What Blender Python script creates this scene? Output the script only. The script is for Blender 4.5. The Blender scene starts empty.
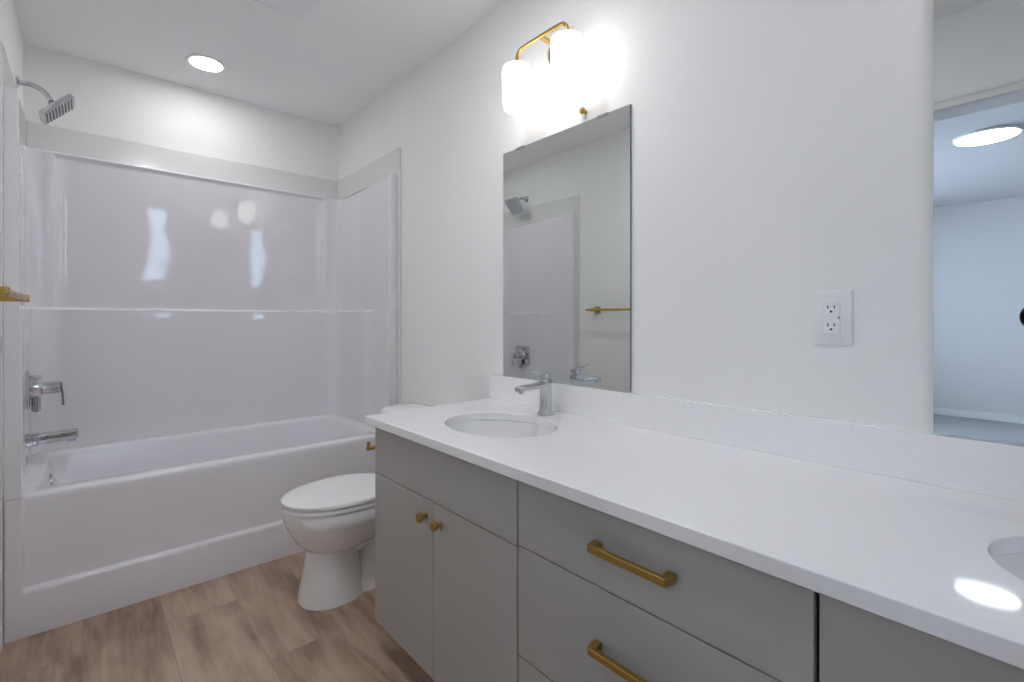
import bpy, bmesh, math, random
from mathutils import Vector, Matrix
random.seed(4)
SC = bpy.context.scene
COL = SC.collection
PI = math.pi

# ------------------------------------------------------------------ camera, world, exposure
H_EYE = 1.12
cam_d = bpy.data.cameras.new('camera_view')
cam = bpy.data.objects.new('camera_view', cam_d); COL.objects.link(cam)
cam.location = (0, 0, H_EYE)
cam.rotation_euler = (PI/2, 0, -math.radians(41.751))
cam_d.sensor_width = 36.0
cam_d.lens = 36.0*477.2/1024
cam_d.shift_y = -(341-319.14)/1024
cam_d.clip_start = 0.01
SC.camera = cam
w = bpy.data.worlds.new('daylight'); SC.world = w; w.use_nodes = True
WB = w.node_tree.nodes['Background']
WB.inputs[0].default_value = (0.68, 0.81, 1.0, 1)
WB.inputs[1].default_value = 14.5
vs = SC.view_settings
vs.view_transform = 'Standard'; vs.look = 'None'; vs.gamma = 1.0; vs.use_curve_mapping = False
vs.exposure = 0.32
SC.cycles.use_denoising = True
SC.cycles.max_bounces = 14
SC.cycles.diffuse_bounces = 8
SC.cycles.glossy_bounces = 6
SC.cycles.transparent_max_bounces = 12
SC.cycles.caustics_reflective = False
SC.cycles.caustics_refractive = False
SC.cycles.sample_clamp_indirect = 6.0
SHADE_E = 3.3        # glowing glass shades of the sconces
CAN_E = 44         # recessed downlight over the tub
FILL_E = 124  # added fill light in the bathroom ceiling, out of view
DISC_E = 23        # disc light in the next room

def portal(loc, rot, sx, sy):
    l = bpy.data.lights.new('window_portal', 'AREA'); l.shape = 'RECTANGLE'; l.size = sx; l.size_y = sy
    l.cycles.is_portal = True
    o = bpy.data.objects.new('window_portal', l); o.location = loc; o.rotation_euler = rot; COL.objects.link(o)
    return o

# room numbers (metres; x = 0, y = 0 under the camera)
XL, XR, YB, YF, ZC = -0.224, 1.291, 3.24, -1.39, 2.438
BX0, BY0, BY1 = -4.92, -2.2, 2.6          # the room beyond the door opening
DY0, DY1, DZ = -0.36, 0.46, 2.03          # door opening in the left wall
WT = 0.12

# ------------------------------------------------------------------ materials
def mat(name, col, rough=0.5, metal=0.0, var=0.03, scale=6.0, bump=0.0, bscale=40.0, coat=0.0, spec=0.5, coat_rough=0.03):
    m = bpy.data.materials.new(name); m.use_nodes = True
    nt = m.node_tree; b = nt.nodes['Principled BSDF']
    b.inputs['Roughness'].default_value = rough; b.inputs['Metallic'].default_value = metal
    b.inputs['Specular IOR Level'].default_value = spec
    b.inputs['Coat Weight'].default_value = coat; b.inputs['Coat Roughness'].default_value = coat_rough
    tc = nt.nodes.new('ShaderNodeTexCoord')
    n = nt.nodes.new('ShaderNodeTexNoise'); n.inputs['Scale'].default_value = scale; n.inputs['Detail'].default_value = 4
    nt.links.new(tc.outputs['Object'], n.inputs['Vector'])
    r = nt.nodes.new('ShaderNodeMix'); r.data_type = 'RGBA'
    c0 = [max(0, c*(1-var)) for c in col]; c1 = [min(1, c*(1+var)) for c in col]
    r.inputs[6].default_value = (*c0, 1); r.inputs[7].default_value = (*c1, 1)
    nt.links.new(n.outputs['Fac'], r.inputs[0]); nt.links.new(r.outputs[2], b.inputs['Base Color'])
    if bump > 0:
        n2 = nt.nodes.new('ShaderNodeTexNoise'); n2.inputs['Scale'].default_value = bscale; n2.inputs['Detail'].default_value = 3
        nt.links.new(tc.outputs['Object'], n2.inputs['Vector'])
        bp = nt.nodes.new('ShaderNodeBump'); bp.inputs['Strength'].default_value = 1.0; bp.inputs['Distance'].default_value = bump
        nt.links.new(n2.outputs['Fac'], bp.inputs['Height']); nt.links.new(bp.outputs[0], b.inputs['Normal'])
        if coat: nt.links.new(bp.outputs[0], b.inputs['Coat Normal'])
    return m

def emit_mat(name, col, strength, edge=None):
    m = bpy.data.materials.new(name); m.use_nodes = True
    nt = m.node_tree; b = nt.nodes['Principled BSDF']
    b.inputs['Base Color'].default_value = (0.9, 0.9, 0.88, 1); b.inputs['Roughness'].default_value = 0.3
    b.inputs['Emission Color'].default_value = (*col, 1); b.inputs['Emission Strength'].default_value = strength
    return m

def glass_mat(name, tint):
    m = bpy.data.materials.new(name); m.use_nodes = True
    nt = m.node_tree; nt.nodes.clear()
    o = nt.nodes.new('ShaderNodeOutputMaterial'); mx = nt.nodes.new('ShaderNodeMixShader')
    t = nt.nodes.new('ShaderNodeBsdfTransparent'); t.inputs[0].default_value = (*tint, 1); g = nt.nodes.new('ShaderNodeBsdfGlossy'); g.inputs['Roughness'].default_value = 0.0
    f = nt.nodes.new('ShaderNodeFresnel'); f.inputs[0].default_value = 1.45
    nt.links.new(f.outputs[0], mx.inputs[0]); nt.links.new(t.outputs[0], mx.inputs[1]); nt.links.new(g.outputs[0], mx.inputs[2])
    nt.links.new(mx.outputs[0], o.inputs[0]); return m

def wood_mat():
    m = bpy.data.materials.new('oak_vinyl_planks'); m.use_nodes = True
    nt = m.node_tree; N = nt.nodes; L = nt.links; b = N['Principled BSDF']
    geo = N.new('ShaderNodeNewGeometry')
    sep = N.new('ShaderNodeSeparateXYZ'); L.new(geo.outputs['Position'], sep.inputs[0])
    comb = N.new('ShaderNodeCombineXYZ'); ay = N.new('ShaderNodeMath'); ay.operation = 'ADD'; ay.inputs[1].default_value = 0.29; L.new(sep.outputs['Y'], ay.inputs[0]); L.new(ay.outputs[0], comb.inputs['X'])
    ad = N.new('ShaderNodeMath'); ad.operation = 'ADD'; ad.inputs[1].default_value = 5.504; L.new(sep.outputs['X'], ad.inputs[0]); L.new(ad.outputs[0], comb.inputs['Y'])
    br = N.new('ShaderNodeTexBrick'); L.new(comb.outputs[0], br.inputs['Vector'])
    br.offset = 0.37; br.offset_frequency = 2; br.squash = 1.0
    br.inputs['Scale'].default_value = 1.0; br.inputs['Brick Width'].default_value = 1.22; br.inputs['Row Height'].default_value = 0.229
    br.inputs['Mortar Size'].default_value = 0.0012; br.inputs['Mortar Smooth'].default_value = 0.3; br.inputs['Bias'].default_value = 0.0
    br.inputs['Color1'].default_value = (0, 0, 0, 1); br.inputs['Color2'].default_value = (1, 1, 1, 1); br.inputs['Mortar'].default_value = (0.5, 0.5, 0.5, 1)
    # grain stretched along the plank, shifted per plank
    sh = N.new('ShaderNodeVectorMath'); sh.operation = 'MULTIPLY_ADD'
    L.new(br.outputs['Color'], sh.inputs[0]); sh.inputs[1].default_value = (13, 7, 3); L.new(comb.outputs[0], sh.inputs[2])
    mp = N.new('ShaderNodeMapping'); mp.inputs['Scale'].default_value = (1.6, 14, 1); L.new(sh.outputs[0], mp.inputs['Vector'])
    n1 = N.new('ShaderNodeTexNoise'); n1.inputs['Scale'].default_value = 1.6; n1.inputs['Detail'].default_value = 8; n1.inputs['Roughness'].default_value = 0.62; n1.inputs['Distortion'].default_value = 0.6
    L.new(mp.outputs[0], n1.inputs['Vector'])
    mp2 = N.new('ShaderNodeMapping'); mp2.inputs['Scale'].default_value = (2.0, 6.0, 1); L.new(sh.outputs[0], mp2.inputs['Vector'])
    n2 = N.new('ShaderNodeTexNoise'); n2.inputs['Scale'].default_value = 1.3; n2.inputs['Detail'].default_value = 3; L.new(mp2.outputs[0], n2.inputs['Vector'])
    mixn = N.new('ShaderNodeMath'); mixn.operation = 'MULTIPLY_ADD'; mixn.inputs[1].default_value = 0.45
    L.new(n1.outputs['Fac'], mixn.inputs[0])
    h2 = N.new('ShaderNodeMath'); h2.operation = 'MULTIPLY'; h2.inputs[1].default_value = 0.62; L.new(n2.outputs['Fac'], h2.inputs[0]); L.new(h2.outputs[0], mixn.inputs[2])
    pb = N.new('ShaderNodeMath'); pb.operation = 'MULTIPLY_ADD'; pb.inputs[1].default_value = 0.10
    sc = N.new('ShaderNodeSeparateColor'); L.new(br.outputs['Color'], sc.inputs[0]); L.new(sc.outputs[0], pb.inputs[0]); L.new(mixn.outputs[0], pb.inputs[2])
    cr = N.new('ShaderNodeValToRGB'); L.new(pb.outputs[0], cr.inputs[0])
    e = cr.color_ramp.elements; e[0].position = 0.41; e[0].color = (0.185, 0.118, 0.082, 1); e[1].position = 0.78; e[1].color = (0.60, 0.46, 0.36, 1)
    k = cr.color_ramp.elements.new(0.585); k.color = (0.43, 0.305, 0.23, 1)
    mo = N.new('ShaderNodeMix'); mo.data_type = 'RGBA'; L.new(br.outputs['Fac'], mo.inputs[0]); L.new(cr.outputs[0], mo.inputs[6]); mo.inputs[7].default_value = (0.33, 0.225, 0.17, 1)
    L.new(mo.outputs[2], b.inputs['Base Color'])
    b.inputs['Roughness'].default_value = 0.42; b.inputs['Specular IOR Level'].default_value = 0.4
    bp = N.new('ShaderNodeBump'); bp.inputs['Distance'].default_value = 0.0006; L.new(n1.outputs['Fac'], bp.inputs['Height']); L.new(bp.outputs[0], b.inputs['Normal'])
    return m

def quartz_mat():
    m = mat('white_quartz', (0.915, 0.915, 0.92), rough=0.05, var=0.015, scale=90, spec=0.5)
    nt = m.node_tree; b = nt.nodes['Principled BSDF']
    src = b.inputs['Base Color'].links[0].from_socket
    tc = nt.nodes.new('ShaderNodeTexCoord'); v = nt.nodes.new('ShaderNodeTexVoronoi'); v.inputs['Scale'].default_value = 130
    nt.links.new(tc.outputs['Object'], v.inputs['Vector'])
    r = nt.nodes.new('ShaderNodeValToRGB'); r.color_ramp.elements[0].position = 0.03; r.color_ramp.elements[0].color = (0.78, 0.78, 0.78, 1)
    r.color_ramp.elements[1].position = 0.12; r.color_ramp.elements[1].color = (1, 1, 1, 1)
    nt.links.new(v.outputs['Distance'], r.inputs[0])
    mx = nt.nodes.new('ShaderNodeMix'); mx.data_type = 'RGBA'; mx.blend_type = 'MULTIPLY'; mx.inputs[0].default_value = 1
    nt.links.new(src, mx.inputs[6]); nt.links.new(r.outputs[0], mx.inputs[7]); nt.links.new(mx.outputs[2], b.inputs['Base Color'])
    return m

M = dict(
    wall=mat('matte_white_paint', (0.87, 0.868, 0.86), rough=0.75, var=0.01, scale=3, bump=0.0001, bscale=220, spec=0.25),
    ceil=mat('white_ceiling_paint', (0.90, 0.90, 0.90), rough=0.85, var=0.01, scale=3, bump=0.0003, bscale=180, spec=0.2),
    trim=mat('white_trim_paint', (0.80, 0.80, 0.80), rough=0.35, var=0.01),
    acrylic=mat('white_acrylic', (0.80, 0.79, 0.81), rough=0.045, var=0.008, scale=2, bump=0.0035, bscale=2.2, spec=0.6),
    tubacr=mat('white_tub_acrylic', (0.83, 0.82, 0.845), rough=0.14, var=0.008, scale=2, spec=0.5),
    flange=mat('white_flange_board', (0.74, 0.74, 0.73), rough=0.16, var=0.02, scale=5, bump=0.001, bscale=9, spec=0.5),
    porcelain=mat('white_porcelain', (0.88, 0.88, 0.875), rough=0.10, var=0.005, spec=0.5),
    seat=mat('white_toilet_plastic', (0.93, 0.93, 0.925), rough=0.22, var=0.005),
    quartz=quartz_mat(),
    cab=mat('greige_cabinet_laminate', (0.42, 0.412, 0.392), rough=0.42, var=0.02, scale=8, spec=0.4),
    dark=mat('dark_recess', (0.05, 0.05, 0.05), rough=0.8),
    brass=mat('brushed_brass', (0.50, 0.335, 0.10), rough=0.30, metal=1.0, var=0.10, scale=60, bump=0.0002, bscale=300),
    chrome=mat('polished_chrome', (0.62, 0.63, 0.65), rough=0.06, metal=1.0, var=0.01),
    nozzle=mat('grey_rubber_nozzles', (0.25, 0.26, 0.27), rough=0.5),
    mirror=mat('mirror_silver', (0.80, 0.83, 0.815), rough=0.0, metal=1.0, var=0.0),
    medge=mat('dark_mirror_edge', (0.10, 0.12, 0.12), rough=0.25),
    plastic=mat('white_switch_plastic', (0.84, 0.84, 0.87), rough=0.25, var=0.005),
    black=mat('black_plastic', (0.012, 0.012, 0.014), rough=0.35, var=0.1),
    lens=mat('lens_glass', (0.006, 0.004, 0.012), rough=0.03, var=0.1, coat=1.0),
    carpet=mat('grey_carpet', (0.37, 0.37, 0.385), rough=0.95, var=0.35, scale=260, bump=0.004, bscale=300),
    floor=wood_mat(), glass=glass_mat('window_glass', (0.97, 0.98, 0.98)), dim_pane=glass_mat('daylight_dimming_glass', (0.62, 0.63, 0.66)),  # darker pane made up to dim the daylight from the front window
    shade=emit_mat('glowing_opal_glass', (1.0, 0.96, 0.91), SHADE_E),
    can=emit_mat('lit_downlight_lens', (0.98, 0.985, 1.0), CAN_E),
    fill_can=emit_mat('added_fill_light_lens', (0.96, 0.975, 1.0), FILL_E),
    disc=emit_mat('lit_disc_diffuser', (0.93, 0.97, 1.0), DISC_E*1.35),
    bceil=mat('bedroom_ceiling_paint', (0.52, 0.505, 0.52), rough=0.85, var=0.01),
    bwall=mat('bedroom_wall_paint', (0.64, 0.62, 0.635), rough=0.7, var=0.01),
)
nb = M['nozzle']

# ------------------------------------------------------------------ mesh helpers
def box(bm, x0, x1, y0, y1, z0, z1):
    v = [bm.verts.new(p) for p in ((x0,y0,z0),(x1,y0,z0),(x1,y1,z0),(x0,y1,z0),(x0,y0,z1),(x1,y0,z1),(x1,y1,z1),(x0,y1,z1))]
    for f in ((0,3,2,1),(4,5,6,7),(0,1,5,4),(1,2,6,5),(2,3,7,6),(3,0,4,7)): bm.faces.new([v[i] for i in f])
    return v
def loft(bm, loops, closed=True, cap0=True, cap1=True):
    rows = [[bm.verts.new(p) for p in l] for l in loops]
    n = len(rows[0])
    for a, b in zip(rows, rows[1:]):
        for i in range(n if closed else n-1):
            j = (i+1) % n
            bm.faces.new((a[i], a[j], b[j], b[i]))
    if closed and cap0: bm.faces.new(list(reversed(rows[0])))
    if closed and cap1: bm.faces.new(rows[-1])
    return rows
def tube(bm, pts, r, seg=14, caps=True):
    pts = [Vector(p) for p in pts]; rr = r if isinstance(r, (list, tuple)) else [r]*len(pts)
    loops = []; up = None
    for i, p in enumerate(pts):
        t = (pts[min(i+1, len(pts)-1)] - pts[max(i-1, 0)]).normalized()
        if up is None:
            up = Vector((0,0,1)) if abs(t.z) < 0.9 else Vector((0,1,0))
        a = t.cross(up).normalized(); b = a.cross(t).normalized(); up = b
        loops.append([p + (a*math.cos(2*PI*k/seg) + b*math.sin(2*PI*k/seg))*rr[i] for k in range(seg)])
    loft(bm, loops, True, caps, caps)
def lathe(bm, prof, origin=(0,0,0), axis='Z', seg=40, cap0=True, cap1=True):
    o = Vector(origin); loops = []
    for r, h in prof:
        l = []
        for k in range(seg):
            a = 2*PI*k/seg; c, s = math.cos(a)*r, math.sin(a)*r
            l.append(o + (Vector((c, s, h)) if axis == 'Z' else Vector((h, c, s)) if axis == 'X' else Vector((s, h, c))))
        loops.append(l)
    loft(bm, loops, True, cap0, cap1)
def rrect(cx, cy, hx, hy, r, z, n=8):
    pts = []
    for sx, sy, a0 in ((1,1,0),(-1,1,PI/2),(-1,-1,PI),(1,-1,3*PI/2)):
        for k in range(n+1):
            a = a0 + PI/2*k/n
            pts.append(Vector((cx + sx*(hx-r) + r*math.cos(a), cy + sy*(hy-r) + r*math.sin(a), z)))
    return pts
def spline(pts, n=10):
    P = [Vector(p) for p in pts]; P = [2*P[0]-P[1]] + P + [2*P[-1]-P[-2]]; out = []
    for i in range(1, len(P)-2):
        for k in range(n):
            t = k/n; a, b, c, d = P[i-1], P[i], P[i+1], P[i+2]
            out.append(0.5*((2*b) + (c-a)*t + (2*a-5*b+4*c-d)*t*t + (-a+3*b-3*c+d)*t**3))
    out.append(P[-2]); return out
def obj(name, bm, m, parent=None, smooth=30, bevel=0.0, bseg=2, label=None):
    bmesh.ops.recalc_face_normals(bm, faces=bm.faces[:])
    me = bpy.data.meshes.new(name); bm.to_mesh(me); bm.free()
    for mm in (m if isinstance(m, list) else [m]): me.materials.append(mm)
    if smooth:
        me.polygons.foreach_set('use_smooth', [True]*len(me.polygons))
        me.set_sharp_from_angle(angle=math.radians(smooth))
    o = bpy.data.objects.new(name, me); COL.objects.link(o)
    if parent: o.parent = parent
    if bevel:
        b = o.modifiers.new('bevel', 'BEVEL'); b.width = bevel; b.segments = bseg; b.limit_method = 'ANGLE'; b.angle_limit = math.radians(35); b.harden_normals = True
    if label: o['label'] = label
    return o
def thing(name, label, cat, loc=(0,0,0), group=None):
    o = bpy.data.objects.new(name, None); COL.objects.link(o); o.location = loc
    o.empty_display_size = 0.05
    o['label'] = label; o['category'] = cat
    if group: o['group'] = group
    return o
def tag(o, label, cat, group=None):
    o['label'] = label; o['category'] = cat
    if group: o['group'] = group
    return o
def struct(name, bm, m, **k):
    o = obj(name, bm, m, **k); o['kind'] = 'structure'; return o
def B(*boxes):
    bm = bmesh.new()
    for b in boxes: box(bm, *b)
    return bm

# ------------------------------------------------------------------ the room shell
struct('floor', B((XL-WT, XR+0.1, YF-0.1, YB+0.1, -0.08, 0.0)), M['floor'], smooth=0)
struct('floor_bedroom', B((BX0-0.1, XL-WT, BY0-0.1, BY1+0.1, -0.08, 0.0)), M['carpet'], smooth=0)
struct('ceiling', B((XL-WT, XR+0.1, YF-0.1, YB+0.1, ZC, ZC+0.1)), M['ceil'], smooth=0)
struct('ceiling_bedroom', B((BX0-0.1, XL-WT, BY0-0.1, BY1+0.1, ZC, ZC+0.1)), M['bceil'], smooth=0)
struct('wall_right', B((XR, XR+0.1, YF-0.1, YB+0.1, 0, ZC)), M['wall'], smooth=0)
struct('wall_back', B((XL, XR, YB, YB+0.1, 0, ZC)), M['wall'], smooth=0)
struct('wall_left', B((XL-WT, XL, DY1, YB+0.1, 0, ZC), (XL-WT, XL, DY0, DY1, DZ+0.02, ZC), (XL-WT, XL, YF-0.1, DY0, 0, ZC)), M['wall'], smooth=0)
# front wall behind the camera with a window
WX0, WX1, WZ0, WZ1 = 0.56, 0.83, 1.10, 2.08
struct('wall_front', B((XL, WX0, YF-0.1, YF, 0, ZC), (WX1, XR, YF-0.1, YF, 0, ZC), (WX0, WX1, YF-0.1, YF, 0, WZ0), (WX0, WX1, YF-0.1, YF, WZ1, ZC)), M['wall'], smooth=0)
def window(n, x0, x1, y0, y1, z0, z1, axis):
    e = bpy.data.objects.new('window_%d' % n, None); COL.objects.link(e); e['kind'] = 'structure'
    t = 0.03
    if axis == 'Y':
        ym = (y0+y1)/2
        fr = B((x0, x0+t, y0, y1, z0, z1), (x1-t, x1, y0, y1, z0, z1), (x0+t, x1-t, y0, y1, z0, z0+t), (x0+t, x1-t, y0, y1, z1-t, z1))
        gl = B((x0+t, x1-t, ym-0.003, ym+0.003, z0+t, z1-t))
    obj('window_frame', fr, M['trim'], e, smooth=0, bevel=0.002); obj('pane', gl, M['dim_pane' if n == 1 else 'glass'], e, smooth=0)
window(1, WX0, WX1, YF-0.08, YF-0.03, WZ0, WZ1, 'Y')
portal(((WX0+WX1)/2, YF-0.11, (WZ0+WZ1)/2), (-PI/2, 0, 0), WX1-WX0, WZ1-WZ0)
# the bedroom beyond the door opening
struct('wall_bedroom_far', B((BX0-0.1, BX0, BY0-0.1, BY1+0.1, 0, ZC)), M['bwall'], smooth=0)
struct('wall_bedroom_front', B((BX0, XL-WT, BY0-0.1, BY0, 0, ZC)), M['bwall'], smooth=0)
QX0, QX1, QZ0, QZ1 = -4.3, -1.3, 0.55, 2.25
struct('wall_bedroom_back', B((BX0, QX0, BY1, BY1+0.1, 0, ZC), (QX1, XL-WT, BY1, BY1+0.1, 0, ZC), (QX0, QX1, BY1, BY1+0.1, 0, QZ0), (QX0, QX1, BY1, BY1+0.1, QZ1, ZC)), M['bwall'], smooth=0)
struct('wall_bedroom_near', B((XL-WT-0.012, XL-WT, DY1, BY1, 0, ZC), (XL-WT-0.012, XL-WT, DY0, DY1, DZ+0.02, ZC), (XL-WT-0.012, XL-WT, BY0, DY0, 0, ZC)), M['bwall'], smooth=0)
window(2, QX0, QX1, BY1+0.03, BY1+0.08, QZ0, QZ1, 'Y')  # unseen window, added to give the bedroom its bluish daylight
portal(((QX0+QX1)/2, BY1+0.11, (QZ0+QZ1)/2), (PI/2, 0, 0), QX1-QX0, QZ1-QZ0)
def baseboard(name, x0, x1, y0, y1):
    struct(name, B((x0, x1, y0, y1, 0, 0.080)), M['trim'], smooth=0, bevel=0.003)
baseboard('baseboard_left', XL, XL+0.013, DY1+0.06, 2.357)
baseboard('baseboard_right', XR-0.013, XR, 1.56, 2.357)
baseboard('baseboard_bedroom', BX0, BX0+0.014, BY0, BY1)
# door lining and slim casing round the opening
struct('trim_1', B((XL-WT-0.012, XL, DY0, DY0+0.018, 0, DZ), (XL-WT-0.012, XL, DY1-0.018, DY1, 0, DZ), (XL-WT-0.012, XL, DY0, DY1, DZ, DZ+0.02)), M['trim'], smooth=0, bevel=0.001)
struct('trim_2', B((XL, XL+0.012, DY0-0.055, DY0, 0, DZ+0.05), (XL, XL+0.012, DY1, DY1+0.055, 0, DZ+0.05), (XL, XL+0.012, DY0, DY1, DZ+0.006, DZ+0.05),
                   (XL+0.012, XL+0.018, DY0-0.055, DY1+0.055, DZ+0.036, DZ+0.05)), M['trim'], smooth=0, bevel=0.001)

# ------------------------------------------------------------------ ceiling fixtures
def downlight(x, y, label, m):
    t = thing('recessed_light', label, 'ceiling light', (x, y, ZC), 'recessed downlights in the bathroom ceiling')
    bm = bmesh.new(); lathe(bm, [(0.070, -0.0005), (0.086, -0.0005), (0.089, -0.003), (0.087, -0.007), (0.072, -0.005)], seg=48, cap0=False, cap1=False); obj('trim_ring', bm, M['trim'], t)
    bm = bmesh.new(); lathe(bm, [(0.071, -0.0005), (0.0715, -0.004), (0.05, -0.005)], seg=48); obj('diffuser', bm, m, t)
downlight(0.462, 2.885, 'small round lit recessed downlight in the ceiling above the bathtub', M['can'])
downlight(0.40, 1.15, 'round fill light added to the ceiling near the vanity sink end, outside the picture', M['fill_can'])  # unseen fixture, added to fill the room with more even light
t = thing('exhaust_fan', 'flat white square exhaust fan cover on the bathroom ceiling', 'exhaust fan', (0.56, 2.0, ZC))
bm = bmesh.new()
loft(bm, [rrect(0,0,.165,.165,.012,-0.0005), rrect(0,0,.165,.165,.012,-.006), rrect(0,0,.158,.158,.012,-.012), rrect(0,0,.145,.145,.02,-.022), rrect(0,0,.13,.13,.02,-.026)])
obj('cover', bm, M['plastic'], t)
t = thing('disc_light', 'large round lit disc light on the bedroom ceiling, seen in the right mirror', 'ceiling light', (-2.23, 0.285, ZC))
bm = bmesh.new(); lathe(bm, [(0.177, -0.0005), (0.182, -0.01), (0.180, -0.02), (0.168, -0.022)], seg=64, cap1=False); obj('rim', bm, M['trim'], t)
bm = bmesh.new(); lathe(bm, [(0.167, -0.010), (0.167, -0.022), (0.15, -0.025), (0.08, -0.027)], seg=64); obj('diffuser', bm, M['disc'], t)

# ------------------------------------------------------------------ tub and surround
TY0, TY1, TX0, TX1, ZR = 2.392, 3.215, XL+0.014, XR-0.022, 0.522
t = thing('bathtub', 'white alcove bathtub with stepped apron across the end of the room', 'bathtub', (0, 0, 0))
bm = bmesh.new()
def outer(y0, z, inset=0.0):
    xa, xb = TX0+0.042, TX1-0.042
    return [Vector(p) for p in ((TX0,TY0,z),(xa,TY0,z),(xa+0.006,y0,z),(xa+0.3,y0,z),(0.53,y0,z),(xb-0.3,y0,z),(xb-0.006,y0,z),(xb,TY0,z),(TX1,TY0,z),(TX1,TY1,z),(TX0,TY1,z))]
prof = [(0.0,0.0),(0.150,0.0),(0.158,0.0015),(0.1635,0.006),(0.166,0.013),(0.168,0.020),(0.20,0.022),(0.40,0.025),(0.462,0.026),(0.477,0.0265),(0.485,0.029),(0.490,0.034),(0.492,0.042)]
rows = loft(bm, [outer(TY0+d, z) for z, d in prof], True, True, False)
cx, cy = (TX0+TX1)/2, 2.815
bl = [(0.668,0.313,0.055,0.492),(0.663,0.308,0.052,0.489),(0.659,0.304,0.05,0.482),(0.655,0.300,0.05,0.465),(0.635,0.285,0.07,0.33),(0.60,0.26,0.10,0.19),(0.57,0.23,0.12,0.12),(0.52,0.18,0.12,0.095)]
bxc = [cx,cx,cx,cx,cx+.01,cx+.005,cx,cx]
inner = [rrect(bxc[i], cy, a, b, r, z, 6) for i, (a, b, r, z) in enumerate(bl)]
irows = loft(bm, inner, True, False, True)
eo = [bm.edges.get((rows[-1][i], rows[-1][(i+1) % len(rows[-1])])) for i in range(len(rows[-1]))]
ei = [bm.edges.get((irows[0][i], irows[0][(i+1) % len(irows[0])])) for i in range(len(irows[0]))]
bmesh.ops.triangle_fill(bm, edges=eo+ei, use_beauty=True)
obj('tub_body', bm, M['tubacr'], t, smooth=40)
bm = bmesh.new(); lathe(bm, [(0.0005, 0.010), (0.022, 0.010), (0.033, 0.006), (0.035, 0.0)], seg=32, cap1=True)
ov = obj('overflow_plate', bm, M['chrome'], t, label='round chrome overflow plate'); ov.location = (cx-0.652+0.008, 2.90, 0.405); ov.rotation_euler = (0, PI/2-0.08, 0)
bm = bmesh.new(); lathe(bm, [(0.0005, 0.006), (0.02, 0.006), (0.033, 0.003), (0.035, 0.0)], seg=32)
dr = obj('drain', bm, M['chrome'], t, label='round chrome tub drain'); dr.location = (cx-0.40, cy, 0.096)

# surround: U-shaped shell with a ledge at eye height
s = thing('tub_surround', 'glossy white three-sided acrylic shower surround with ledge above the bathtub', 'shower surround', (0, 0, 0))
SYB = 3.205
FY = 2.3935                      # front edge of the side panels
def sstep(a, b, x):
    u = max(0, min(1, (x-a)/(b-a))); return u*u*(3-2*u)
def proud(y, z):                # how far a side panel stands out from the wall
    q = sstep(2.62, 2.80, y)
    lo_s, hi_s = 1.165, 1.1765
    low = (1-sstep(lo_s, hi_s, z))*q + (1-sstep(1.02, 1.28, z))*(1-q)
    zt = sstep(1.90, 1.915, z)
    return 0.012 + 0.037*max(0, 1-(y-FY)/0.45) + low*(0.009+0.013*q) - 0.003*zt - 0.004*(1-sstep(FY, FY+0.010, y))**2
def uprofile(z):
    low = 1 - sstep(1.165, 1.1765, z)
    zt = sstep(1.90, 1.915, z)
    r = 0.070
    ys = [FY, FY+0.003, FY+0.008, FY+0.015, FY+0.025, 2.46, 2.55, 2.62, 2.68, 2.72, 2.75, 2.78, 2.82, 2.9, 3.0, 3.085]
    pts = [(XL + proud(y, z), y) for y in ys]
    lean = -0.040*(z-1.16)/0.75 if z > 1.16 else 0
    bo = low*0.022
    pe = proud(3.085, z)
    xa, xb = XL+pe, XR-pe
    rr = r + low*0.03
    yb = SYB - bo
    for k in range(1, 13):
        a = PI - (PI/2)*k/12
        pts.append((xa + rr + rr*math.cos(a), max(3.087, yb + lean*(k/12) - rr + rr*math.sin(a))))
    x0, x1 = -0.118, 1.168
    rec = (1-low)*(1-zt)*0.010
    xs = [x0-0.002, x0+0.006, x0+0.014, x0+0.06] + [x0+0.06+(x1-x0-0.12)*k/14 for k in range(1, 14)] + [x1-0.06, x1-0.014, x1-0.006, x1+0.002]
    for x in xs:
        q = sstep(x0-0.002, x0+0.014, x)*(1-sstep(x1-0.014, x1+0.002, x))
        pts.append((x, yb + lean + rec*q))
    for k in range(0, 12):
        a = PI/2 - (PI/2)*k/12
        pts.append((xb - rr + rr*math.cos(a), max(3.087, yb + lean*(1-k/12) - rr + rr*math.sin(a))))
    for y in reversed(ys): pts.append((XR - proud(y, z), y))
    return [Vector((x, y, z)) for x, y in pts]
bm = bmesh.new()
zs = [0.4935, 0.50, 0.56, 0.7, 0.86, 0.95, 1.01, 1.05, 1.09, 1.13, 1.15, 1.16, 1.165, 1.168, 1.171, 1.1735, 1.1755, 1.1765, 1.18, 1.20, 1.24, 1.28, 1.36, 1.46, 1.56, 1.66, 1.76, 1.84, 1.88, 1.89, 1.898, 1.906, 1.912, 1.917]
XA, XB_, YW = XL+0.0016, XR-0.0016, YB-0.004
loops = []
for z in zs:
    p = uprofile(z); loops.append([Vector((XA, FY, z))] + p + [Vector((XB_, FY, z))])
p = uprofile(zs[-1]); n_ = len(p); N1 = 16
lip, wl = [], []
for i, q in enumerate(p):
    if i < N1: wl.append((XA, q.y)); lip.append((q.x-0.004, q.y))
    elif i >= n_-N1: wl.append((XB_, q.y)); lip.append((q.x+0.004, q.y))
    elif i < N1+12: k = i-N1+1; wl.append((XA, q.y+(YW-q.y)*k/6) if k <= 6 else (XA+(q.x-XA)*(k-6)/6, YW)); lip.append((q.x-0.003*(1-k/12), q.y+0.004*k/12))
    elif i >= n_-N1-12: k = n_-N1-i; wl.append((XB_, q.y+(YW-q.y)*k/6) if k <= 6 else (XB_+(q.x-XB_)*(k-6)/6, YW)); lip.append((q.x+0.003*(1-k/12), q.y+0.004*k/12))
    else: wl.append((q.x, YW)); lip.append((q.x, q.y+0.005))
zt_ = 1.9225
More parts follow.
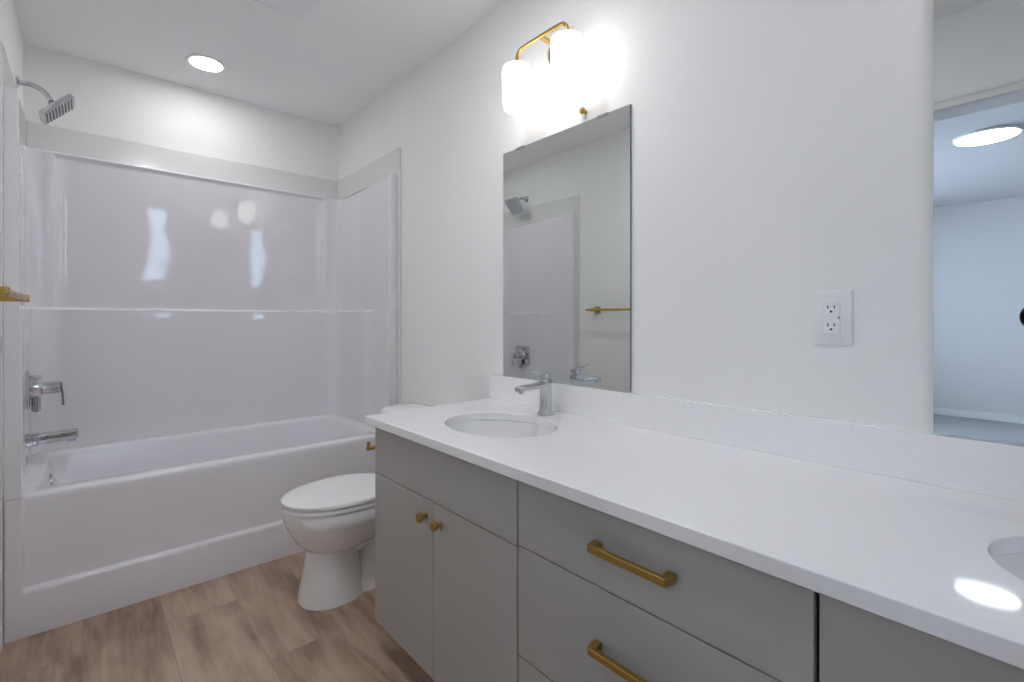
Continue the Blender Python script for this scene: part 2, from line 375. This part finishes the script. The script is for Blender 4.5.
loops.append([Vector((XA, FY, zt_))] + [Vector((x, y, zt_)) for x, y in lip] + [Vector((XB_, FY, zt_))])
loops.append([Vector((XA, FY, zt_))] + [Vector((x, y, zt_)) for x, y in wl] + [Vector((XB_, FY, zt_))])
loft(bm, loops, False)
bmesh.ops.remove_doubles(bm, verts=bm.verts[:], dist=0.00001)
for f in bm.faces:
    c_ = f.calc_center_median()
    if c_.y < FY+0.0005: f.material_index = 1 if c_.x > 0.5 else 2
obj('shell', bm, [M['acrylic'], M['flange'], M['tubacr']], s, smooth=35)
# flat flange board framing the shell on the three walls
fz1, fy = 2.063, 2.358
e_ = 0.0016
bm = B((XL+e_, XL+0.0125, fy, FY-0.0005, 0, fz1), (XR-0.0125, XR-e_, fy, FY-0.0005, 0, fz1),
       (XL+e_, XL+0.0125, FY-0.0005, YB-e_, 1.923, fz1), (XR-0.0125, XR-e_, FY-0.0005, YB-e_, 1.923, fz1), (XL+0.0125, XR-0.0125, YB-0.013, YB-e_, 1.923, fz1))
obj('flange', bm, M['flange'], s, smooth=0, bevel=0.003, label='satin flat border strip around the glossy surround')

# shower fittings on the left wall
WL = XL+0.013
t = thing('wall_shower', 'square chrome shower head on a curved arm high on left wall', 'shower head', (XL, 2.94, 2.13))
def rel(pts, o): return [Vector(p)-Vector(o) for p in pts]
O = (XL, 2.94, 2.13)
bm = bmesh.new(); tube(bm, rel(spline([(XL+0.002,2.94,2.136),(XL+0.045,2.94,2.139),(XL+0.083,2.94,2.123),(XL+0.108,2.94,2.088)], 8), O), 0.0108); obj('arm', bm, M['chrome'], t)
bm = bmesh.new(); lathe(bm, [(0.026, 0.0), (0.026, 0.004), (0.018, 0.008), (0.011, 0.010)], rel([(XL,2.94,2.136)], O)[0], 'X', 32); obj('escutcheon', bm, M['chrome'], t)
Rm = Matrix.Rotation(math.radians(-47), 4, 'Y')
hc = Vector((XL+0.129, 2.945, 2.058)) - Vector(O)
def put(bm, off=(0,0,0)):
    for v in bm.verts: v.co = Rm @ (v.co + Vector(off)) + hc
bm = bmesh.new(); loft(bm, [rrect(0,0,.070,.070,.012,.012), rrect(0,0,.074,.074,.013,.010), rrect(0,0,.075,.075,.013,0.0), rrect(0,0,.074,.074,.013,-.010)]); 
lathe(bm, [(0.030,0.012),(0.022,0.020),(0.016,0.030),(0.010,0.036)], seg=24); put(bm); hd = obj('head', bm, M['chrome'], t)
bm = bmesh.new()
for i in range(9):
    for j in range(9):
        lathe(bm, [(0.0035, -0.010), (0.0025, -0.0135)], ((i-4)*0.0145, (j-4)*0.0145, 0), seg=8)
put(bm); obj('nozzles', bm, M['nozzle'], hd, label='grid of small dark grey rubber nozzles')

VX = XL + proud(2.95, 0.82)
t = thing('shower_valve', 'square chrome shower valve plate with lever on left surround panel', 'shower valve', (VX+0.0012, 2.95, 0.815))
lp = []
for x, a, r in ((0.0003,0.080,0.022),(0.005,0.080,0.022),(0.009,0.075,0.02)):
    lp.append([Vector((x, p.x, p.y)) for p in rrect(0,0,a,a,r,0)])
bm = bmesh.new(); loft(bm, lp); obj('plate', bm, M['chrome'], t)
bm = bmesh.new(); lathe(bm, [(0.054,0.0095),(0.054,0.036),(0.050,0.042),(0.030,0.046)], (0,0,0.008), 'X', 32)
lathe(bm, [(0.027,0.0462),(0.027,0.098),(0.023,0.102)], (0,0,0), 'X', 28); obj('hub', bm, M['chrome'], t)
bm = bmesh.new(); lathe(bm, [(0.016,-0.03),(0.016,-0.098),(0.013,-0.101)], (0.026,0,0), 'Z', 20); obj('diverter', bm, M['chrome'], t)
bm = bmesh.new(); loft(bm, [[Vector((x, y, z)) for x, y in ((a-0.005,-w2),(a+0.005,-w2),(a+0.005,w2),(a-0.005,w2))] for z, a, w2 in ((0.024,0.104,0.014),(0.0,0.106,0.014),(-0.03,0.110,0.011),(-0.082,0.112,0.009))])
obj('lever', bm, M['chrome'], t, bevel=0.002)
t = thing('tub_spout', 'straight chrome tub spout below the square valve plate', 'tub spout', (VX, 2.95, 0.592))
bm = bmesh.new(); lp = []
for x, a, zc in ((0.0003,0.032,0),(0.03,0.032,0),(0.035,0.028,0.001),(0.10,0.027,0.004),(0.158,0.025,0.008),(0.164,0.020,0.008)):
    lp.append([Vector((x, p.x, p.y+zc)) for p in rrect(0,0,a*0.9,a*0.85,0.010,0)])
loft(bm, lp); obj('spout', bm, M['chrome'], t)
bm = bmesh.new(); lathe(bm, [(0.015,-0.010),(0.015,-0.026),(0.011,-0.027)], (0.140,0,0.002), 'Z', 24); obj('outlet', bm, M['chrome'], t)

# towel bar on the left wall
t = thing('towel_bar', 'long brass towel bar on the left wall beside the tub', 'towel bar', (XL, 1.92, 1.187))
bm = bmesh.new(); tube(bm, [(0.078, -0.32, 0), (0.078, 0.31, 0)], 0.0085, 16); obj('bar', bm, M['brass'], t)
for y in (-0.265, 0.265):
    bm = B((0.0, 0.008, y-0.024, y+0.024, -0.024, 0.024), (0.008, 0.088, y-0.011, y+0.011, -0.011, 0.011)); obj('mount', bm, M['brass'], t, smooth=0, bevel=0.0025)

# ------------------------------------------------------------------ toilet
def egg(xc, af, ar, b, z, n=40, pw=1.0, yc=2.0):
    out = []
    for k in range(n):
        a = 2*PI*k/n; c, s_ = math.cos(a), math.sin(a)
        c = math.copysign(abs(c)**pw, c); s_ = math.copysign(abs(s_)**pw, s_)
        out.append(Vector((xc - (af if c > 0 else ar)*c, yc + b*s_, z)))
    return out
TC = 1.955
t = thing('toilet', 'white two-piece toilet with closed lid between vanity and bathtub', 'toilet', (0,0,0))
bm = bmesh.new()
loft(bm, [egg(.758,.134,.125,.120,0.0,pw=.9,yc=TC), egg(.758,.133,.125,.119,.010,pw=.9,yc=TC), egg(.758,.127,.115,.112,.05,pw=.92,yc=TC), egg(.758,.114,.105,.101,.12,pw=.95,yc=TC), egg(.758,.104,.10,.092,.18,pw=.97,yc=TC), egg(.762,.106,.11,.092,.200,yc=TC),
          egg(.785,.145,.17,.118,.214,yc=TC), egg(.797,.180,.21,.140,.238,yc=TC), egg(.806,.206,.235,.156,.268,yc=TC), egg(.810,.226,.245,.168,.298,yc=TC), egg(.812,.236,.25,.174,.318,yc=TC), egg(.812,.241,.25,.177,.326,yc=TC), egg(.812,.243,.25,.178,.366,yc=TC), egg(.812,.236,.245,.172,.373,yc=TC)])
loft(bm, [egg(1.02,.27,.18,.100,0.0,pw=.75,yc=TC), egg(1.02,.268,.178,.098,.040,pw=.75,yc=TC), egg(1.02,.255,.17,.088,.055,pw=.8,yc=TC), egg(1.02,.17,.16,.060,.085,pw=.85,yc=TC), egg(1.03,.15,.15,.052,.16,pw=.85,yc=TC), egg(1.04,.16,.15,.055,.24,pw=.8,yc=TC), egg(1.06,.17,.17,.10,.30,pw=.6,yc=TC), egg(1.08,.15,.17,.15,.36,pw=.5,yc=TC), egg(1.08,.15,.17,.15,.374,pw=.5,yc=TC)])
tube(bm, spline([(.82,TC,.20),(.90,TC,.22),(.97,TC,.18),(1.01,TC,.11),(1.07,TC,.05)], 6), .068, 16)
tube(bm, spline([(.80,TC,.20),(.92,TC,.27),(1.03,TC,.27),(1.09,TC,.18),(1.10,TC,.08)], 6), .056, 16)
bowl = obj('bowl', bm, M['porcelain'], t, smooth=45)
bm = bmesh.new()
loft(bm, [egg(.812,.243,.20,.172,.3755,pw=.96,yc=TC), egg(.812,.249,.205,.179,.379,pw=.96,yc=TC), egg(.812,.249,.205,.179,.389,pw=.96,yc=TC), egg(.812,.240,.20,.170,.3925,pw=.96,yc=TC)])
obj('seat', bm, M['seat'], t, smooth=50)
bm = bmesh.new()
loft(bm, [egg(.812,.236,.205,.168,.3965,pw=.96,yc=TC), egg(.812,.248,.21,.178,.399,pw=.96,yc=TC), egg(.812,.250,.21,.179,.410,pw=.96,yc=TC), egg(.812,.245,.205,.175,.4145,pw=.96,yc=TC), egg(.812,.225,.18,.158,.4165,pw=.96,yc=TC), egg(.812,.10,.08,.07,.4185,pw=.98,yc=TC)])
box(bm, .985, 1.03, TC-.075, TC-.05, .377, .408); box(bm, .985, 1.03, TC+.05, TC+.075, .377, .408)
obj('lid', bm, M['seat'], t, smooth=50)
bm = bmesh.new()
def rrect2(cx, cy, hx, hy, r, z):   # denser long sides so the front can bow
    base = rrect(cx, cy, hx, hy, r, z, 8); out = []
    for i, p in enumerate(base):
        q = base[(i+1) % len(base)]; out.append(p)
        if i % 9 == 8:
            for k in range(1, 12): out.append(p.lerp(q, k/12))
    return out
def tl(z, hx, hy, cx_=1.170, r=.04, bow=.02):
    out = []
    for p in rrect2(cx_, TC, hx, hy, r, z):
        k = max(0, (cx_-p.x)/hx); out.append(Vector((p.x - bow*k*(1-((p.y-TC)/hy)**2), p.y, z)))
    return out
loft(bm, [tl(.376,.080,.175), tl(.395,.085,.185), tl(.52,.092,.20), tl(.660,.096,.212)])
obj('tank', bm, M['porcelain'], t, smooth=45)
bm = bmesh.new()
loft(bm, [tl(.662,.096,.212,1.168), tl(.664,.106,.224,1.168,.06), tl(.678,.108,.227,1.168,.07), tl(.690,.104,.222,1.168,.07), tl(.696,.092,.208,1.168,.06), tl(.699,.05,.15,1.168,.04)])
obj('tank_lid', bm, M['porcelain'], t, smooth=50)
bm = bmesh.new(); lathe(bm, [(0.016,0.006),(0.016,-0.006),(0.010,-0.010)], (1.062, TC+.14, .61), 'X', 20); tube(bm, [(1.056,TC+.14,.61),(1.048,TC+.11,.608),(1.048,TC+.075,.605)], [.006,.007,.005], 10)
obj('flush_lever', bm, M['chrome'], t, label='chrome flush lever')

# ------------------------------------------------------------------ vanity: three cabinets, counter, backsplash
XF, XD, ZT, ZBOT = 0.755, 0.735, 0.757, 0.093
def carcass(y0, y1, leftend=False):
    k = 0.018
    XS = XF+0.010; XE = XF-0.0005 if leftend else XS
    return B((XE, XR-0.001, y1-k, y1, ZBOT, ZT), (XS, XR-0.001, y0, y0+k, ZBOT, ZT), (XS, XR-0.001, y0+k, y1-k, ZBOT, ZBOT+k), (XR-0.019, XR-0.001, y0+k, y1-k, ZBOT+k, ZT),
             (XS, XS+0.018, y0+k, y1-k, ZT-0.02, ZT), (XS, XS+0.018, y0+k, y1-k, 0.59, 0.61),
             (0.83, 0.848, y0, y1, 0.0, ZBOT), (0.848, XR-0.001, y1-k, y1, 0, ZBOT), (0.848, XR-0.001, y0, y0+k, 0, ZBOT))
def front(name, y0, y1, z0, z1, par):
    return obj(name, B((XD, XF-0.001, y0, y1, z0, z1)), M['cab'], par, smooth=0, bevel=0.0012)
def knob(y, z, par):
    bm = bmesh.new(); lathe(bm, [(0.0075,0.0),(0.007,-0.004),(0.0055,-0.010),(0.006,-0.014),(0.0125,-0.018),(0.0145,-0.021),(0.0145,-0.027),(0.0125,-0.029)], (XD, y, z), 'X', 28)
    return obj('knob', bm, M['brass'], par)
def pull(yc, z, par):
    L = 0.083; t_ = 0.014
    prof = [(-0.0315, -L+0.004), (-0.0275, -L), (-0.006, -L-0.0035), (0.0, -L-0.001), (0.0, -L+t_), (-0.0205, -L+t_)]
    prof = prof + [(x, -y) for x, y in reversed(prof)]
    bm = bmesh.new(); loft(bm, [[Vector((XD+x, yc+y, z+h)) for x, y in prof] for h in (-0.007, 0.007)])
    return obj('handle', bm, M['brass'], par, smooth=0, bevel=0.001)
def door_cab(y0, y1, label, name='sink_cabinet', leftend=False):
    c = thing(name, label, 'cabinet', (0,0,0)); obj('carcass', carcass(y0, y1, leftend), M['cab'], c, smooth=0, bevel=0.0006)
    g = 0.0016; ym = y0 + (y1-y0)*0.492
    front('false_drawer_front', y0+g, y1-g, 0.6015, 0.753, c)
    d1 = front('door', y0+g, ym-g/2, ZBOT+0.003, 0.5985, c); knob(ym-0.040, 0.552, d1)
    d2 = front('door', ym+g/2, y1-g, ZBOT+0.003, 0.5985, c); knob(ym+0.036, 0.552, d2)
    return c
Y1, Y2, Y3, Y4 = 1.525, 0.805, 0.2055, -0.515
door_cab(Y2, Y1, 'grey two-door sink cabinet at the toilet end of the vanity', leftend=True)
c = thing('drawer_cabinet', 'grey three-drawer cabinet with brass bar handles in middle of the vanity', 'cabinet', (0,0,0))
obj('carcass', carcass(Y3+0.004, Y2-0.0022), M['cab'], c, smooth=0, bevel=0.0006)
for z0, z1, hz in ((0.6065, 0.753, 0.688), (0.356, 0.6035, 0.495), (ZBOT+0.003, 0.353, 0.24)):
    d = front('drawer_front', Y3+0.0045, Y2-0.0030, z0, z1, c); pull(0.496, hz, d)
door_cab(Y4, Y3-0.0005, 'grey sink cabinet under the right-hand basin at the picture edge')

# counter with two oval cut-outs
CXF, CY1, CY0, CZ = 0.7204, 1.570, -0.55, 0.7856
CT = 0.0275
sinks = [(0.990, 1.168, 0.160, 0.200), (0.990, -0.143, 0.160, 0.200)]
def ell(cx, cy, a, b, z, n=64): return [Vector((cx+a*math.cos(2*PI*k/n), cy+b*math.sin(2*PI*k/n), z)) for k in range(n)]
bm = bmesh.new(); edges = []
def ring(pts):
    vs_ = [bm.verts.new(p) for p in pts]; return [bm.edges.new((vs_[i], vs_[(i+1) % len(vs_)])) for i in range(len(vs_))]
edges += ring([(CXF, CY0, CZ), (XR-0.001, CY0, CZ), (XR-0.001, CY1, CZ), (CXF, CY1, CZ)])
for q in sinks: edges += ring(ell(*q, CZ))
r_ = bmesh.ops.triangle_fill(bm, edges=edges, use_beauty=True)
fs = [f for f in bm.faces]
for f in fs:
    cc = f.calc_center_median()
    if any(((cc.x-q[0])/q[2])**2 + ((cc.y-q[1])/q[3])**2 < 0.97 for q in sinks): bm.faces.remove(f)
ex = bmesh.ops.extrude_face_region(bm, geom=bm.faces[:])
for v in ex['geom']:
    if isinstance(v, bmesh.types.BMVert): v.co.z -= CT
tag(obj('countertop', bm, M['quartz'], None, smooth=30, bevel=0.0025, bseg=3), 'long white quartz countertop over the grey vanity cabinets', 'countertop')
tag(obj('backsplash', B((XR-0.0205, XR-0.0005, CY0, CY1, CZ+0.0003, CZ+0.1015)), M['quartz'], None, smooth=0, bevel=0.0015), 'low white quartz backsplash strip standing along the back of the countertop', 'backsplash')
def sink(q, label):
    t = thing('sink', label, 'sink', (q[0], q[1], CZ-CT), 'undermount basins in the countertop')
    bm = bmesh.new(); a, b = q[2], q[3]
    pr = [(1.10,-0.001),(1.02,-0.001),(1.01,-0.02),(0.985,-0.05),(0.93,-0.085),(0.82,-0.115),(0.62,-0.135),(0.35,-0.145),(0.14,-0.148)]
    lp = [[Vector((a*k*math.cos(2*PI*i/56), b*k*math.sin(2*PI*i/56), z)) for i in range(56)] for k, z in pr]
    lp2 = [[Vector((p.x*1.03, p.y*1.03, p.z-0.012 if j > 0 else p.z-0.010)) for p in l] for j, l in enumerate(lp)]
    loft(bm, lp + list(reversed(lp2)), True, False, False)
    # bridge the rim back to itself
    obj('basin', bm, M['porcelain'], t, smooth=45)
    bm = bmesh.new(); lathe(bm, [(0.026,-0.150),(0.026,-0.1455),(0.021,-0.1435),(0.012,-0.141),(0.0005,-0.140)], seg=28); obj('drain', bm, M['chrome'], t, label='round chrome drain')
    bm = bmesh.new(); lathe(bm, [(0.010, 0.0),(0.010,0.003),(0.006,0.004)], seg=20)
    o = obj('overflow', bm, M['chrome'], t, label='small chrome overflow ring'); o.location = (a*0.93, 0, -0.055); o.rotation_euler = (0, -PI/2+0.35, 0)
sink(sinks[0], 'oval white undermount sink at the toilet end of the countertop')
sink(sinks[1], 'oval white undermount sink cut off by the right edge of the picture')

def faucet(y, label):
    t = thing('faucet', label, 'faucet', (1.203, y, CZ), 'chrome single-lever faucets')
    bm = bmesh.new()
    loft(bm, [rrect(0,0,.026,.024,.010,0.0004,5), rrect(0,0,.026,.024,.010,.004,5), rrect(0,0,.021,.020,.009,.012,5), rrect(0,0,.018,.0175,.008,.03,5), rrect(0,0,.0175,.017,.008,.105,5), rrect(0,0,.019,.018,.008,.118,5), rrect(0,0,.017,.016,.008,.126,5)])
    obj('body', bm, M['chrome'], t, smooth=40)
    bm = bmesh.new(); lp = []
    for x, zc, hh, hw in ((.0,.106,.010,.015),(-.03,.112-.006,.010,.015),(-.06,.104,.009,.015),(-.10,.1035,.008,.0145),(-.128,.1025,.008,.014),(-.136,.100,.006,.012)):
        lp.append([Vector((x, p.x, p.y+zc)) for p in rrect(0,0,hw,hh,.005,0,4)])
    loft(bm, lp); lathe(bm, [(0.010,0.096),(0.010,0.086),(0.007,0.085)], (-0.118,0,0), seg=18)
    obj('spout', bm, M['chrome'], t, smooth=40)
    bm = bmesh.new(); lathe(bm, [(0.0165,0.127),(0.017,0.140),(0.014,0.147)], seg=24)
    lp = []
    for x, zc, hh, hw in ((.015,.143,.005,.013),(-.02,.148,.0045,.0135),(-.05,.154,.0035,.011),(-.078,.160,.0025,.009)):
        lp.append([Vector((x, p.x, p.y+zc)) for p in rrect(0,0,hw,hh,.0024,0,3)])
    loft(bm, lp); obj('lever', bm, M['chrome'], t, smooth=40)
faucet(1.170, 'chrome single-lever faucet behind the sink nearest the toilet')
faucet(-0.155, 'chrome single-lever faucet behind the right-hand sink, outside the picture')

# toilet paper holder on the end panel of the vanity
t = thing('paper_holder', 'small brass paper holder tip poking out beside vanity end panel', 'toilet paper holder', (0.823, Y1-0.0006, 0.655))
bm = bmesh.new(); lathe(bm, [(0.022,0.0),(0.022,0.006),(0.010,0.009),(0.009,0.07)], axis='Y', seg=24); obj('post', bm, M['brass'], t)
bm = bmesh.new(); tube(bm, [(0.012,0.07+0.028,-0.0),(-0.072,0.07+0.028,0.0)], 0.0072, 14); tube(bm, [(-0.066,0.098,-0.004),(-0.066,0.098,0.024)], 0.0055, 12); box(bm, -0.008, 0.008, 0.062, 0.10, -0.006, 0.006); obj('arm', bm, M['brass'], t)

# ------------------------------------------------------------------ mirrors, sconces, outlet
def wall_mirror(y0, y1, label):
    t = thing('wall_mirror', label, 'mirror', (XR, (y0+y1)/2, 0.8875), 'frameless mirrors over the sinks')
    hy, z1 = (y1-y0)/2, 0.913
    bm = bmesh.new(); v = box(bm, -0.0075, -0.0015, -hy, hy, 0.0004, z1)
    bm.faces.ensure_lookup_table()
    me = obj('mirror_glass', bm, [M['medge'], M['mirror']], t, smooth=0)
    for p in me.data.polygons: p.material_index = 1 if p.normal.x < -0.9 else 0
    for y in (0.205, -0.20):
        bm = B((-0.0095, 0.0, y-0.022, y+0.022, z1-0.001, z1+0.002), (-0.0100, -0.0076, y-0.022, y+0.022, z1-0.007, z1+0.002))
        obj('clip', bm, M['chrome'], t, smooth=0, label='small metal mirror clip')
wall_mirror(0.877, 1.492, 'tall frameless mirror above the sink nearest the toilet, reflecting the towel bar')
wall_mirror(-0.462, 0.153, 'frameless mirror at the right picture edge, reflecting a blue-lit bedroom')

def sconce(y, label):
    t = thing('vanity_sconce', label, 'wall light', (XR, y, 2.09), 'brass two-shade sconces over the mirrors')
    bm = bmesh.new(); lathe(bm, [(0.062,0.0),(0.062,-0.018),(0.056,-0.024),(0.02,-0.026)], axis='X', seg=40); obj('backplate', bm, M['brass'], t)
    bm = bmesh.new(); tube(bm, [(-0.02,0,0),(-0.118,0,0.008)], 0.0085, 14); obj('arm', bm, M['brass'], t)
    bm = bmesh.new(); tube(bm, spline([(-0.118,0.121,-0.040),(-0.118,0.119,-0.012),(-0.118,0.102,0.005),(-0.118,0.07,0.008),(-0.118,0,0.008),(-0.118,-0.07,0.008),(-0.118,-0.102,0.005),(-0.118,-0.119,-0.012),(-0.118,-0.121,-0.040)], 8), 0.0065, 12)
    obj('crossbar', bm, M['brass'], t)
    for s_ in (1, -1):
        bm = bmesh.new(); lathe(bm, [(0.010,-0.036),(0.018,-0.039),(0.018,-0.0435)], (-0.118, 0.121*s_, 0), seg=24); cpo = obj('socket_cap', bm, M['brass'], t)
        bm = bmesh.new(); lathe(bm, [(0.022,-0.046),(0.040,-0.048),(0.050,-0.054),(0.0545,-0.065),(0.055,-0.078),(0.051,-0.185),(0.0495,-0.199),(0.044,-0.207),(0.030,-0.210)], (-0.118, 0.121*s_, 0), seg=40)
        obj('shade', bm, M['shade'], t, smooth=60, label='glowing white opal glass shade')
sconce(1.165, 'lit brass sconce with two opal shades above the mirror nearest the toilet')
sconce(-0.155, 'lit brass two-shade sconce above the right-hand mirror, outside the picture')

t = thing('wall_peg', 'tiny brass peg on the wall between sconce and mirror', 'peg', (XR, 1.062, 1.836))
bm = bmesh.new(); lathe(bm, [(0.007,0.0),(0.006,-0.012),(0.0105,-0.016),(0.0115,-0.021),(0.009,-0.024)], axis='X', seg=24); obj('peg', bm, M['brass'], t)

t = thing('power_outlet', 'white double power outlet plate on the wall between the mirrors', 'power outlet', (XR, 0.331, 1.123))
bm = bmesh.new(); loft(bm, [[Vector((x, p.x, p.y)) for p in rrect(0,0,a,b,.003,0,3)] for x, a, b in ((0,.041,.0635),(-.003,.041,.0635),(-.0065,.038,.0605))]); obj('cover_plate', bm, M['plastic'], t, smooth=40)
bm = B((-0.0095, -0.006, -0.0172, 0.0172, -0.0355, 0.0355)); rc = obj('receptacle', bm, M['plastic'], t, smooth=0, bevel=0.001)
bm = bmesh.new()
for zc in (0.0205, -0.0205):
    for yy in (-0.0064, 0.0064): box(bm, -0.0098, -0.0094, yy-0.0012, yy+0.0012, zc+0.001, zc+0.008)
    lathe(bm, [(0.0027,-0.0094),(0.0027,-0.0098)], (0,0,zc-0.006), 'X', 14)
box(bm, -0.0098, -0.0094, -0.0165, -0.0145, -0.003, 0.004)
obj('slots', bm, M['black'], rc, smooth=0, label='black plug slots')
bm = B((-0.0108, -0.0094, -0.013, -0.0005, -0.0035, 0.0035), (-0.0108, -0.0094, 0.0005, 0.013, -0.0035, 0.0035)); obj('test_buttons', bm, M['plastic'], rc, smooth=0, bevel=0.0004)
for zc in (0.05, -0.05):
    bm = bmesh.new(); lathe(bm, [(0.0028,-0.0064),(0.0026,-0.0074)], (0,0,zc), 'X', 14); obj('screw', bm, M['trim'], t)

# ------------------------------------------------------------------ the camera reflected at the right picture edge
vd = Vector((math.sin(math.radians(41.751)), math.cos(math.radians(41.751)), 0)); rt = Vector((vd.y, -vd.x, 0))
o0 = Vector((0, 0, H_EYE)) - rt*0.080 - vd*0.012 + Vector((0, 0, 0.009))
t = thing('camera', 'black camera with round lens, its edge reflected at the right of the picture', 'camera', tuple(o0))
ang = -math.radians(41.751)
def cput(bm):     # local: +Y looks along the view
    R2 = Matrix.Rotation(ang, 4, 'Z')
    for v in bm.verts: v.co = R2 @ v.co
    return bm
bm = bmesh.new(); lathe(bm, [(0.030,-0.075),(0.034,-0.070),(0.036,-0.03),(0.039,-0.025),(0.0395,-0.001),(0.036,0.0),(0.034,-0.006)], axis='Y', seg=40, cap1=False); obj('lens_barrel', cput(bm), M['black'], t)
bm = bmesh.new(); lathe(bm, [(0.034,-0.012),(0.028,-0.008),(0.012,-0.006)], axis='Y', seg=40); obj('lens_glass', cput(bm), M['lens'], t)
bm = bmesh.new(); box(bm, -0.066, 0.066, -0.125, -0.0752, -0.048, 0.042); box(bm, -0.024, 0.024, -0.12, -0.077, 0.0421, 0.062); box(bm, 0.045, 0.066, -0.0751, -0.060, -0.045, 0.038)
obj('body', cput(bm), M['black'], t, smooth=0, bevel=0.006, bseg=3)
tp = thing('tripod', 'black tripod carrying the camera in the doorway, outside the picture', 'tripod', (0,0,0))
base = o0 - vd*0.10 + Vector((0,0,-0.0485))
bm = bmesh.new(); lathe(bm, [(0.026,0.0),(0.026,-0.012),(0.014,-0.02),(0.018,-0.04),(0.018,-0.07),(0.03,-0.08),(0.03,-0.11)], tuple(base), seg=24); tube(bm, [base+Vector((0,0,-0.1)), base+Vector((0,0,-0.45))], 0.012, 14); obj('head', bm, M['black'], tp)
for k in range(3):
    a = math.radians(120*k-18); f = Vector((base.x+0.06*math.cos(a)*1, base.y+0.06*math.sin(a), 0))
    foot = Vector((base.x + 0.17*math.cos(a), base.y + 0.17*math.sin(a), 0.008))
    bm = bmesh.new(); tube(bm, [base+Vector((0.028*math.cos(a),0.028*math.sin(a),-0.10)), foot], [0.013,0.008], 12); obj('leg', bm, M['black'], tp)
